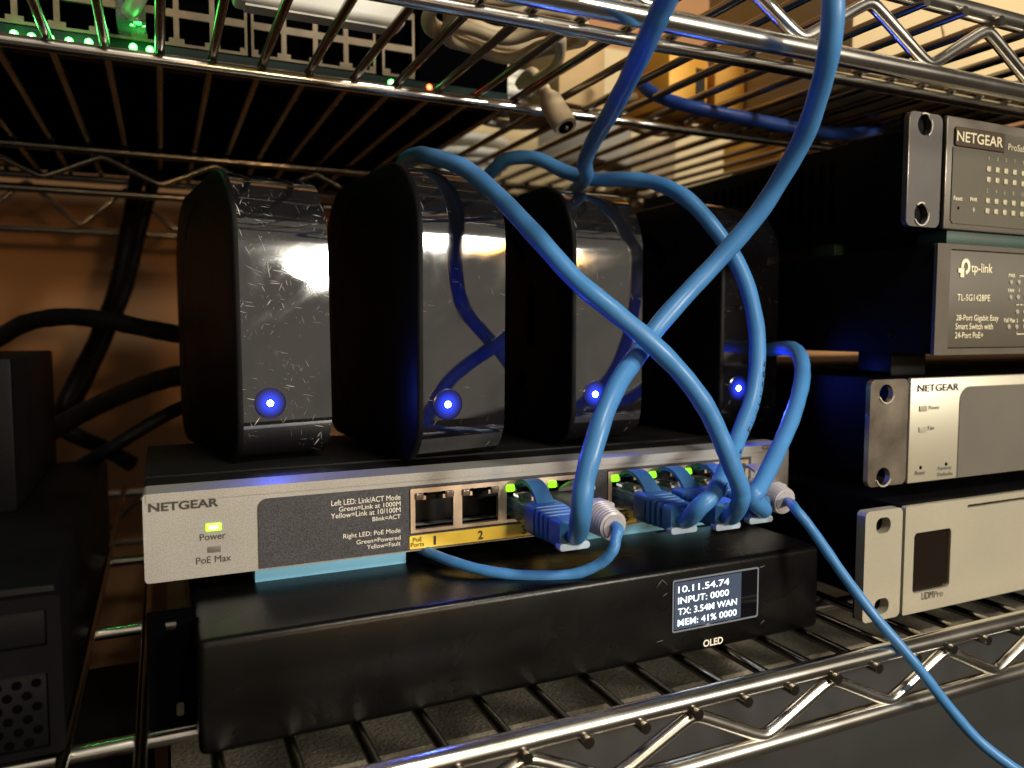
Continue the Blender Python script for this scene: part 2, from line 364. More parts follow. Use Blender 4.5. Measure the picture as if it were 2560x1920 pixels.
PITCHW = .0196
def wire_shelf(label, loc, zt, tilt, X0, X1, wx0, truss_h, zz_ph, mid):
    # zt: height of the top of the wires; every part lies in the frame of the shelf's front edge
    t = thing('wire_shelf', label, 'shelf', loc, 'chrome wire shelves', rot=(tilt, 0, 0))
    rw, rr = .0018, .0032
    zw = zt-rw; depth = .455
    def rod(name, y, z, r):
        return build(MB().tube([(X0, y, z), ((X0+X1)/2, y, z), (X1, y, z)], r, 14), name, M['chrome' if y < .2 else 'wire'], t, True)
    rod('top_rail', 0, zw+.0030, rr)
    rod('lower_rail', 0, zw-truss_h, rr)
    def zigzag(name, y, za, zb, r, per, ph):
        pts = []; x = X0; k = 0; n0 = int((X0-ph)/per)-1; half = per/2
        flat = half*.13
        x = ph+n0*per
        while x < X1:
            for cx, cz in ((x, za), (x+half, zb)):
                sg = 1 if cz == za else -1
                pts += [(cx+flat*q, y, cz+(zb-za)*sg*w) for q, w in ((-1.6, .208), (-.8, .112), (-.35, .072), (0, .06), (.35, .072), (.8, .112), (1.6, .208))]
            x += per
        pts = [p for p in pts if X0 <= p[0] <= X1]
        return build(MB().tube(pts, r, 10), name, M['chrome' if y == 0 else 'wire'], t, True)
    zigzag('zigzag_brace', 0, zw-.0018, zw-truss_h+.0024, .0022, .0588, zz_ph)
    for y, name in ((.058, 'cross_rod'), (.156, 'cross_rod'), (.262, 'cross_rod')):
        if mid and y > .25: continue
        rod(name, y, zw-.0040, .0026)
    if mid:
        rod('inner_rail', .347, zw-.0042, .0026); rod('inner_rail', .347, zw-.0295, .0026)
        zigzag('inner_brace', .347, zw-.0072, zw-.0225, .0019, .0640, zz_ph+.01)
    rod('back_rail', depth, zw-.0042, .0030); rod('back_rail', depth, zw-.042, .0026)
    zigzag('back_brace', depth, zw-.0080, zw-.0385, .0019, .0640, zz_ph+.02)
    w0 = None; x = wx0
    while x-PITCHW > X0: x -= PITCHW
    while x < X1:
        if w0 is None:
            w0 = build(MB().tube([(x, -.0046, zw), (x, -.0046+.0008, zw), (x, depth*.5, zw), (x, depth+.003, zw)], rw, 12), 'wire', M['wire'], t, True); x00 = x
        else: like(w0, 'wire', t, (x-x00, 0, 0))
        x += PITCHW
    return t
wire_shelf('lower chrome wire shelf carrying the black box with the lit display', (0, .190, -.1170), 0.0, 0.0, -.30, .80, .0698, .0185, .0905, False)
wire_shelf('upper chrome wire shelf with the coiled cable and green lights on top', (0, .190, .1125), 0.0, math.radians(.4), -.30, .80, .2578, .0215, .2168, True)

# bin standing below the lower shelf
t = thing('storage_bin', 'dark grey bin with felt covered top below the lower shelf', 'bin', (.3, .5, -.60))
build(MB().box(-.002, .95, .256, .74, -.60, -.1535, .004), 'body', M['bin'], t)
build(MB().box(-.001, .948, .2575, .738, -.1533, -.1500), 'felt_top', M['felt'], t)

t = thing('equipment_case', 'black case below the lower shelf beside the felt topped bin', 'case', (-.16, .29, -.60))
build(MB().box(-.32, -.008, .200, .378, -.60, -.150, .003), 'body', M['side'], t)
build(MB().box(-.318, -.010, .202, .376, -.1502, -.1485, .0005), 'lid', M['side'], t)

# ------------------------------------------------------------------ rack devices at the right
def ear(t, name, m, poly, holes, Y, th=.0022, worn=()):
    e = build(MB().curve2d(poly, holes, FRONT, Y, Y+th), name, m, t)
    return e
def quad(pa, pb, Y): a = P(*pa, Y=Y); b = P(*pb, Y=Y); return a, b

# console at the bottom: cream face with a dark screen
Y = .2071
t = thing('rack_router', 'cream fronted rack console with small dark screen, lowest of the right stack', 'router', (.47, .21, -.1170))
build(MB().box(.2666, .700, Y+.0022, .4925, -.1130, -.0696, .0008), 'body', M['side'], t)
for fx in (.285, .68):
    for fy in (.235, .46): build(MB().lathe([(0, .007), (.004, .0075)], (fx, fy, -.1172), (0, 0, 1)), 'foot', M['black'], t)
scr = (P(2284, 1320, Y=Y), P(2381, 1465, Y=Y))
sa, sb = P(2286, 1334, Y=Y), P(2284, 1484, Y=Y); sr = P(2379, 1310, Y=Y)
hole = rrect(sa.x, sr.x, sb.z, sa.z, .0018)
slot0 = P(2419, 1266, Y=Y)
face = build(MB().curve2d(rrect(.2646, .702, -.1131, -.0694, .0008), [hole, rrect(slot0.x, .60, slot0.z-.0006, slot0.z+.0006, .0004)], FRONT, Y, Y+.0021), 'front_panel', M['cream'], t)
build(MB().box(sa.x-.001, sr.x+.001, Y+.0012, Y+.0020, sb.z-.001, sa.z+.001), 'screen', M['udm_glass'], t)
build(MB().box(slot0.x-.001, .601, Y+.0019, Y+.00215, slot0.z-.001, slot0.z+.001), 'slot', M['void'], t)
ex0 = P(2163, 1400, Y=Y).x
ea, eb = P(2177, 1283, Y=Y), P(2177, 1556, Y=Y)
h1, h2 = P(2211, 1314, Y=Y), P(2206, 1516, Y=Y)
ear(t, 'rack_ear', M['cream'], rrect(ex0, .2634, -.1131, -.0694, .0022), [rrect(h1.x-.0040, h1.x+.0040, h1.z-.0031, h1.z+.0031, .0029), rrect(h2.x-.0040, h2.x+.0040, h2.z-.0031, h2.z+.0031, .0029)], Y+.0004, .004)
build(MB().box(ex0+.001, .2664, Y+.0046, Y+.0060, -.1126, -.0700), 'ear_bracket', M['side'], t)
build(MB().box(.2660, .2664, Y+.006, .26, -.1126, -.0700), 'ear_bracket', M['side'], t)
for py, Yb in ((1262, .285),):
    c = P(2035, 1258, X=.2664); build(MB().lathe([(0, .0032), (.0008, .0030), (.0010, .001)], (.2660, c.y, c.z), (-1, 0, 0)), 'screw', M['black'], t)
ptext(t, 'UDM', (2303, 1500), (2331, 1482), Y, M['ink'])
ptext(t, 'Pro', (2334, 1494), (2356, 1478), Y, M['grey_label'])

# silver switch above it
Y = .2169
t = thing('rack_switch', 'cream fronted rack switch with grey panel and bare steel ear', 'switch', (.48, .22, -.0692), 'rack switches stacked beside the glossy units')
za, zb = -.0630, -.0195
build(MB().box(.2790, .715, Y+.0022, .455, za+.0004, zb-.0004, .0008), 'body', M['side'], t)
for fx in (.30, .69):
    for fy in (.25, .43): build(MB().box(fx-.010, fx+.010, fy-.008, fy+.008, -.0697, za+.0008, .0008), 'foot', M['black'], t)
build(MB().box(.2775, .716, Y, Y+.0021, za, zb, .0006), 'front_panel', M['cream'], t)
a = P(2400, 967, Y=Y); b = P(2387, 1193, Y=Y)
gl = [(a.x+.006*(1-math.cos(math.radians(k*15))), a.z-.006*(1-math.sin(math.radians(k*15)))) for k in range(7)]
gl = gl[::-1] if gl[0][0] > gl[-1][0] else gl
gl = [(a.x, b.z)]+[(a.x+.006*(1-math.cos(math.radians(k*15))), a.z-.006+.006*math.sin(math.radians(k*15))) for k in range(7)]+[(.715, a.z), (.715, b.z)]
build(MB().prism(gl, FRONT, Y+.0002, Y-.00035), 'grey_panel', M['grey_label'], t)
ptext(t, 'NETGEAR', (2293, 980), (2396, 962), Y, M['ink'], .015)
ptext(t, 'Power', (2321, 1024), (2348, 1014), Y, M['ink']); ptext(t, 'Fan', (2319, 1075), (2334, 1065), Y, M['ink'])
ptext(t, 'Reset', (2287, 1188), (2311, 1178), Y, M['ink']); ptext(t, 'Factory', (2344, 1178), (2377, 1167), Y, M['ink']); ptext(t, 'Defaults', (2343, 1191), (2380, 1182), Y, M['ink'])
for (x0, y0, x1, y1) in ((2297, 1029, 2316, 1014), (2296, 1081, 2315, 1066)):
    a, b = P(x0, y0, Y=Y), P(x1, y1, Y=Y); build(MB().box(a.x, b.x, Y-.0005, Y+.001, a.z, b.z, .0002), 'indicator', M['grey_led'], t)
for px in ((2301, 1169), (2365, 1160)):
    c = P(*px, Y=Y); build(MB().lathe([(0, .0008), (.0003, .0007)], (c.x, Y+.0001, c.z), (0, -1, 0), 12), 'button_hole', M['void'], t)
ex0 = P(2175, 1090, Y=Y).x; h1, h2 = P(2218, 984, Y=Y), P(2210, 1192, Y=Y)
ear(t, 'rack_ear', M['ear_steel'], rrect(ex0, .2766, za+.0002, zb-.0002, .0026), [ellipse(h1.x, h1.z, .0039, .0037), ellipse(h2.x, h2.z, .0039, .0037)], Y+.0004)
build(MB().box(.2768, .2787, Y+.0024, .27, za+.001, zb-.001), 'ear_bracket', M['side'], t)
for hx in (h1, h2): build(MB().tube([(hx.x+.0041*math.cos(math.radians(a)), Y+.0002, hx.z+.0039*math.sin(math.radians(a))) for a in range(200, 345, 12)], .0004, 6), 'worn_edge', M['worn'], t)

# brown-grey switch, third from the bottom
Y = .2076
t = thing('rack_switch', 'dark brown grey rack switch lettered for 28 ports, without ears', 'switch', (.50, .21, -.0195), 'rack switches stacked beside the glossy units')
za, zb = -.0099, .0341
build(MB().box(.2790, .718, Y+.0015, .388, za+.0003, zb-.0003, .0008), 'body', M['side'], t)
for fx in (.300, .700):
    for fy in (.245, .36): build(MB().box(fx-.011, fx+.011, fy-.009, fy+.009, -.0199, za+.0008, .0008), 'foot', M['black'], t)
Zp = lambda x, y: (2150+x*.22905, 580+y*.22905)
a = P(*Zp(1000, 192), Y=Y); b = P(*Zp(955, 1265), Y=Y)
build(MB().curve2d(rrect(.2779, .719, za, zb, .0006), [rrect(a.x-.0003, .712, b.z-.0003, a.z+.0003, .0008)], FRONT, Y, Y+.0015), 'front_bezel', M['warm_grey'], t)
build(MB().box(a.x, .7117, Y+.0004, Y+.0018, b.z, a.z, .0003), 'label_panel', M['olive2'], t)
YL = Y+.0004
def zt(s, x0, y0, x1, y1, m=M['cream_ink'], offset=0.008): ptext(t, s, Zp(x0, y0), (Zp(x1, 0)[0], Zp(0, y1)[1]), YL, m, offset)
zt('tp-link', 1205, 470, 1437, 338)
zt('TL-SG1428PE', 1055, 748, 1412, 676, offset=.0)
zt('28-Port Gigabit Easy', 1043, 985, 1503, 902, offset=.0); zt('Smart Switch with', 1035, 1062, 1442, 995, offset=.0); zt('24-Port PoE+', 1030, 1160, 1336, 1092, offset=.0)
zt('PWR', 1618, 495, 1686, 455); zt('FAN', 1612, 655, 1672, 618); zt('1', 1725, 655, 1736, 620); zt('PoE Max', 1565, 985, 1686, 940); zt('2', 1702, 985, 1716, 948); zt('4', 1770, 980, 1786, 944)
lg = MB()                                       # the round-headed mark before the name
c = P(*Zp(1148, 385), Y=YL); r = (P(*Zp(1195, 385), Y=YL).x-P(*Zp(1100, 385), Y=YL).x)/2; yl = YL-.0003
arc = [(c.x+r*.76*math.cos(math.radians(q)), yl, c.z+.0003+r*.92*math.sin(math.radians(q))) for q in range(195, -100, -15)]
def ribbon(pts, w):
    vs = []; fs = []
    for i, p in enumerate(pts):
        a_ = pts[max(0, i-1)]; b_ = pts[min(len(pts)-1, i+1)]; tx, tz = b_[0]-a_[0], b_[2]-a_[2]; L = math.hypot(tx, tz)
        nx, nz = -tz/L*w, tx/L*w; vs += [(p[0]+nx, p[1], p[2]+nz), (p[0]-nx, p[1], p[2]-nz)]
        if i: fs.append((2*i-2, 2*i-1, 2*i+1, 2*i))
    return vs, fs
lg.add(*ribbon(arc, r*.28))
q0, q1 = P(*Zp(1092, 395), Y=YL), P(*Zp(1128, 495), Y=YL); lg.add([(q0.x, yl, q1.z), (q1.x, yl, q1.z), (q1.x, yl, q0.z), (q0.x, yl, q0.z)], [(0, 1, 2, 3)])
q0, q1 = P(*Zp(1065, 395), Y=YL), P(*Zp(1128, 445), Y=YL); lg.add([(q0.x, yl-.0001, q1.z), (q1.x, yl-.0001, q1.z), (q1.x, yl-.0001, q0.z), (q0.x, yl-.0001, q0.z)], [(0, 1, 2, 3)])
build(lg, 'emblem', M['cream_ink'], t)
for (x, y) in ((1645, 548), (1730, 548), (1812, 548), (1640, 712), (1720, 712), (1802, 712), (1712, 872), (1790, 872), (1620, 1035), (1705, 1035), (1788, 1035)):
    c = P(*Zp(x, y), Y=YL); build(MB().lathe([(0, .00105), (.0004, .00105), (.0006, .0007)], (c.x, YL+.0001, c.z), (0, -1, 0), 12), 'indicator', M['grey_led'], t)
def zline(pts):
    vs, fs = ribbon([(q.x, YL-.0003, q.z) for q in (P(*Zp(*p), Y=YL) for p in pts)], .00016); build(MB().add(vs, fs), 'bracket_line', M['cream_ink'], t)
zline([(1735, 500), (1738, 478), (1900, 492)]); zline([(1705, 1088), (1704, 1115), (1900, 1108)]); zline([(1700, 795), (1725, 795)]); zline([(1740, 795), (1765, 795)]); zline([(1780, 795), (1805, 795)])
hb = None                                     # perforations on its left side
for i in range(10):
    for j in range(6):
        yy = .285+i*.0062; z = .000+j*.0056
        if hb is None: hb = build(MB().lathe([(0, .0015), (.0003, .0013)], (.2792, yy, z), (-1, 0, 0), 10), 'vent_hole', M['void'], t); y00, z00 = yy, z
        else: like(hb, 'vent_hole', t, (0, yy-y00, z-z00))
for px in ((2234, 760), (2227, 834), (2160, 753)):
    c = P(*px, X=.279); build(MB().lathe([(0, .0018), (.0007, .0016), (.0009, .0006)], (.2792, c.y, c.z), (-1, 0, 0), 12), 'screw', M['side'], t)

# dark switch on top of the stack
Y = .2065
t = thing('rack_switch', 'dark grey rack switch with lamp grid and worn ear, topmost of the right stack', 'switch', (.50, .21, .0341), 'rack switches stacked beside the glossy units')
za, zb = .0395, .0830
build(MB().box(.2800, .720, Y+.0022, .415, za+.0004, zb-.0004, .0008), 'body', M['side'], t)
Zp = lambda x, y: (2150+x*.22905, 240+y*.22905)
build(MB().box(.2791, .721, Y, Y+.0021, za, zb, .0007), 'front_panel', M['warm_grey'], t)
a = P(*Zp(1010, 556), Y=Y); b = P(*Zp(995, 1388), Y=Y); top = P(*Zp(1560, 410), Y=Y); bl = P(*Zp(1030, 330), Y=Y)
br = P(*Zp(1565, 420), Y=Y)
build(MB().prism([(a.x, b.z+.0012), (a.x, a.z), (br.x, a.z), (br.x, bl.z), (.715, bl.z), (.715, b.z), (a.x+.0012, b.z)], FRONT, Y+.0002, Y-.0004), 'label_panel', M['olive'], t)
bb = P(*Zp(1022, 545), Y=Y)
build(MB().prism(rrect(bl.x, br.x, bb.z, bl.z, .0012), FRONT, Y+.0002, Y-.0009, .0003), 'badge', M['badge'], t)
def zt(s, x0, y0, x1, y1, m=M['cream_ink'], offset=0.0, Yp=Y-.0004): ptext(t, s, Zp(x0, y0), (Zp(x1, 0)[0], Zp(0, y1)[1]), Yp, m, offset)
zt('NETGEAR', 1052, 492, 1556, 375, offset=.012, Yp=Y-.0009)
zt('ProSafe 24', 1612, 590, 1905, 518); zt('Reset', 1015, 1135, 1112, 1088); zt('PWR', 1196, 1150, 1272, 1106)
for i, (d1, d2) in enumerate((('1', '2'), ('3', '4'), ('5', '6'), ('7', '8'), ('9', '10'), ('11', '12'))):
    x = 1390+i*94; s = 12*i
    zt(d1, x, 700+s, x+20, 660+s, M['grey_led']); zt(d2, x-16, 1055+s*.9, x+(14 if i > 3 else 4), 1010+s*.9, M['grey_led'])
    for r, (yy, k, dx) in enumerate(((800, 12.5, 0), (915, 11.8, -3), (1145, 9.5, -12), (1257, 8.8, -17))):
        c = P(*Zp(x+dx, yy+k*i), Y=Y); build(MB().box(c.x-.00115, c.x+.00115, Y-.0008, Y, c.z-.00105, c.z+.00105, .0002), 'indicator', M['dim_led'], t)
c = P(*Zp(1062, 1225), Y=Y); build(MB().lathe([(0, .0006), (.0006, .0006)], (c.x, Y+.0001, c.z), (0, -1, 0), 10), 'button_hole', M['void'], t)
c = P(*Zp(1226, 1245), Y=Y); build(MB().prism([(c.x, c.z-.0012), (c.x+.0008, c.z), (c.x, c.z+.0012), (c.x-.0008, c.z)], FRONT, Y, Y-.0006), 'indicator', M['grey_led'], t)
ex0 = P(*Zp(535, 800), Y=Y).x; ex1 = P(*Zp(900, 800), Y=Y).x; h1, h2 = P(*Zp(720, 312), Y=Y), P(*Zp(680, 1287), Y=Y)
ear(t, 'rack_ear', M['ear_grey'], rrect(ex0, ex1, za+.0002, zb-.0004, .0028), [ellipse(h1.x, h1.z, .0037, .0039), ellipse(h2.x, h2.z, .0037, .0039)], Y+.0006)
build(MB().box(ex0+.0004, .2799, Y+.0029, Y+.0045, za+.0006, zb-.0006), 'ear_bracket', M['side'], t)
build(MB().tube([(ex0+.0002, Y+.0006, za+.003), (ex0+.0002, Y+.0006, zb-.003)], .00025, 6), 'worn_edge', M['worn'], t)
build(MB().tube([(.2793, Y+.0002, za+.001), (.2793, Y+.0002, zb-.001)], .0003, 6), 'worn_edge', M['worn'], t)
for h, a0, a1 in ((h1, -60, 30), (h1, 60, 120), (h2, -150, 10), (h2, 70, 130)):
    build(MB().tube([(h.x+.0040*math.cos(math.radians(q)), Y+.0004, h.z+.0043*math.sin(math.radians(q))) for q in range(a0, a1+1, 10)], .00038, 6), 'worn_edge', M['worn'], t)
vs0 = None
for i in range(14):
    yy = .262+i*.0062
    if vs0 is None: vs0 = build(MB().box(.2797, .2801, yy, yy+.0022, .0475, .0760), 'vent_slot', M['void'], t)
    else: like(vs0, 'vent_slot', t, (0, i*.0062, 0))
for (x0, x1, y0, y1) in ((.284, .60, .2085, .222), (.272+.0095, .300, .262, .275)):
    tp = thing('rubber_strip', 'long green rubber strip under the topmost switch' if y0 < .25 else 'short green rubber strip behind the long one under the topmost switch', 'strip', ((x0+x1)/2, y0, .0341))
    build(MB().box(x0, x1, y0, y1, .0338, .0398, .0006), 'strip', M['green_pad'], tp)

# ------------------------------------------------------------------ black box with the lit display
t = thing('display_appliance', 'black metal network box with small lit text display, on the lower shelf', 'network box', (.12, .22, -.1170))
YF = .2195; zt0, zb0 = -.0841, -.1169
build(MB().box(.0063, .2329, YF, .385, zb0, zt0, .0022, 4), 'case', M['powder'], t)
d0, d1 = P(1688, 1460, Y=YF), P(1683, 1576, Y=YF); d2 = P(1890, 1424, Y=YF)
da = P(1684, 1458, Y=YF); db = P(1682, 1577, Y=YF); dc = P(1892, 1440, Y=YF)
zc1 = P(1684, 1455, Y=YF).z; zc0 = P(1683, 1578, Y=YF).z
scr = build(MB().curve2d(rrect(da.x-.0006, dc.x+.0006, zc0-.0006, zc1+.0006, .0009), [rrect(da.x, dc.x, zc0, zc1, .0006)], FRONT, YF-.0004, YF+.0005), 'display_frame', M['frame_edge'], t)
dp = build(MB().box(da.x-.0002, dc.x+.0002, YF-.00025, YF+.0004, zc0-.0002, zc1+.0002), 'display', M['glass'], t)
hx = da.x+(dc.x-da.x)*.80
build(MB().add([(da.x+.0004, YF-.0003, zc0+.0004), (hx, YF-.0003, zc0+.0004), (hx, YF-.0003, zc1-.0004), (da.x+.0004, YF-.0003, zc1-.0004)], [(0, 1, 2, 3)]), 'lit_area', M['oled_dim'], dp)
hh = zc1-zc0
for i, (s, w) in enumerate((('10.11.54.74', .60), ('INPUT: 0000', .60), ('TX: 3.54M WAN', .70), ('MEM: 41% 0000', .70))):
    zz = zc1-hh*(.235+.225*i); x0 = da.x+(dc.x-da.x)*.045
    ftext(dp, s, x0, x0+(dc.x-da.x)*w, zz, zz+hh*.135, YF-.0003, M['oled'], .006, lift=.0002)
ptext(t, 'OLED', (1757, 1618), (1806, 1600), YF, M['white_ink'], .025)
for (a0, b0) in (((1640, 1470), (1655, 1450)), ((1655, 1450), (1668, 1462)), ((1655, 1492), (1668, 1483)), ((1640, 1606), (1657, 1601)), ((1897, 1420), (1912, 1414)), ((1900, 1560), (1910, 1551))):
    pa, pb = P(*a0, Y=YF-.0003), P(*b0, Y=YF-.0003); build(MB().tube([pa, pb], .00022, 6), 'scratch', M['ear_grey'], t)
e0 = P(414, 1550, Y=.2402); e1 = P(441, 1577, Y=.2402); g0 = P(441, 1757, Y=.2402); g1 = P(461, 1793, Y=.2402)
build(MB().curve2d(rrect(-.0062, .0070, zb0+.0003, -.0815, .0008), [rrect(e0.x, e1.x, e1.z, e0.z, .0009), rrect(g0.x, g1.x, g1.z, g0.z, .0008)], FRONT, .2400, .2415), 'side_bracket', M['void'], t)
sl0 = None
for i in range(16):
    if sl0 is None: sl0 = build(MB().box(.186, .2305, .262, .2635, zt0-.0005, zt0+.00015), 'vent_slot', M['void'], t)
    else: like(sl0, 'vent_slot', t, (0, i*.0065, 0))

# ------------------------------------------------------------------ desktop switch with its eight jacks, on blue strips
for x0, x1, l in ((.0262, .0785, 'pale blue foam strip under the dark end of the silver switch'), (.1500, .2165, 'pale blue foam strip under the crowded jacks of the silver switch')):
    tp = thing('foam_strip', l, 'strip', ((x0+x1)/2, .30, -.0841))
    build(MB().box(x0, x1, .2645, .360, -.0842, -.0785, .0004), 'strip', M['pad'], tp)
YS = .2600; SX0, SX1, SZ0, SZ1 = -.0067, .2549, -.0787, -.0505
t = thing('desktop_switch', 'silver and charcoal desktop switch with eight jacks, on top of the black display box', 'switch', (.124, .26, -.0787))
build(MB().box(SX0+.0004, SX1-.0004, YS+.0140, .365, SZ0+.0004, SZ1-.0002, .0007), 'case', M['black'], t)
build(MB().box(SX0+.0002, SX1-.0002, .2885, .366, SZ1-.0003, SZ1+.0005, .0002), 'top_cover', M['black'], t)
GX = (.0786, .1600); JW = .01775
jz0, jz1 = -.0722, -.0562
outer = rrect(SX0, SX1, SZ0, SZ1, .0014)
holes = [rrect(g-.0003, g+4*JW+.0003, jz0, jz1+.0004, .0003) for g in GX]
bez = build(MB().curve2d(outer, holes, FRONT, YS, YS+.0139), 'front_bezel', M['silver'], t)
build(MB().prism([(SX0+.001, SZ1), (SX1-.001, SZ1), (SX1-.001, SZ1-.0028), (SX0+.001, SZ1-.0028)], FRONT, YS+.0001, YS-.0004), 'upper_trim', M['silver'], t)
# charcoal overlay around the jacks
pa = P(645, 1300, Y=YS).x
ov = [(pa, SZ0+.0006)]+[(pa+.0030*(1-math.cos(math.radians(15*k))), -.0550-.0030+.0030*math.sin(math.radians(15*k))) for k in range(7)]+[(.2330, -.0550), (.2330, SZ0+.0006)]
build(MB().curve2d(ov, holes, FRONT, YS-.0006, YS-.0001), 'charcoal_panel', M['charcoal'], t)
ptext(t, 'NETGEAR', (371, 1281), (547, 1259), YS, M['ink'], .03)
a, b = P(514, 1329, Y=YS), P(553, 1306, Y=YS)
pw = build(MB().box(a.x, b.x, YS-.0006, YS+.001, a.z, b.z, .0003), 'power_indicator', M['power'], t)
build(MB().box(a.x+.0009, b.x-.0009, YS-.0009, YS-.0003, a.z+.0006, b.z-.0005, .0002), 'lit_core', M['power_core'], pw)
ptext(t, 'Power', (500, 1352), (565, 1335), YS, M['ink'])
a, b = P(519, 1382, Y=YS), P(552, 1364, Y=YS); build(MB().box(a.x, b.x, YS-.0003, YS+.001, a.z, b.z, .0001), 'indicator', M['grey_label'], t)
ptext(t, 'PoE Max', (491, 1411), (578, 1394), YS, M['ink'])
YO = YS-.0006
for s, x0, yb, x1, yt in (('Left LED: Link/ACT Mode', 828, 1265, 1001, 1251), ('Green=Link at 1000M', 847, 1279, 1001, 1267), ('Yellow=Link at 10/100M', 827, 1297, 1001, 1284), ('Blink=ACT', 931, 1303, 1001, 1292),
                          ('Right LED: PoE Mode', 858, 1350, 1001, 1335), ('Green=Powered', 891, 1361, 1001, 1350), ('Yellow=Fault', 917, 1373, 1001, 1362)):
    ptext(t, s, (x0, yb), (x1, yt), YO, M['white_ink'], .0)
ptext(t, 'GS108', (1905, 1124), (1968, 1113), YS-.0005, M['ink'])
# yellow strip with the jack numbers
ys = build(MB().prism(rrect(.0782, .1735, SZ0+.0010, -.0729, .0006), FRONT, YO+.0001, YO-.0003), 'yellow_strip', M['yellow'], t)
YY = YO-.0003
ptext(ys, 'PoE', (1032, 1355), (1055, 1344), YY, M['ink']); ptext(ys, 'Ports', (1027, 1368), (1060, 1357), YY, M['ink'])
for i in range(5):
    xc = (GX[0]+(i+.5)*JW) if i < 4 else GX[1]+.5*JW
    ftext(ys, str(i+1), xc-(.0010 if i else .0009), xc+.0010, SZ0+.0018, -.0737, YY, M['ink'], .02)
ftext(ys, 'Max.', .1478, .1530, SZ0+.0018, -.0745, YY, M['ink'])
# jack frames: nickel plate with openings, LEDs in the upper corners
for g in GX:
    hs = []
    for i in range(4):
        x0 = g+i*JW+.0017; x1 = g+(i+1)*JW-.0017; c = (x0+x1)/2
        hs.append([(x0, jz0+.0015), (x1, jz0+.0015), (x1, -.0602), (c+.0032, -.0602), (c+.0032, -.0577), (c-.0032, -.0577), (c-.0032, -.0602), (x0, -.0602)])
    fr = build(MB().curve2d(rrect(g, g+4*JW, jz0+.0003, jz1+.0002, .0002), hs, FRONT, YS-.0011, YS+.0008), 'jack_frame', M['nickel'], t)
    for i in range(4):
        x0 = g+i*JW+.0017; x1 = g+(i+1)*JW-.0017
        build(MB().box(x0-.0008, x1+.0008, YS+.0010, YS+.0016, jz0+.0006, jz0+.0022), 'jack_floor', M['void'], fr)
        lit = (g, i) in ((GX[0], 2), (GX[0], 3), (GX[1], 0), (GX[1], 1), (GX[1], 2), (GX[1], 3))
        for s, xx in ((0, x0-.0002), (1, x1-.0031)):
            m = M['green'] if (lit and s == 0) else M['brown_led']
            build(MB().box(xx, xx+.0033, YS-.0020, YS+.0006, -.0602, -.0575, .0007, 3), 'jack_light', m, fr)
            build(MB().box(xx+(.0033 if s == 0 else -.0014), xx+(.0047 if s == 0 else 0), YS-.0013, YS+.001, -.0587, -.0576), 'light_guide', M['void'], fr)

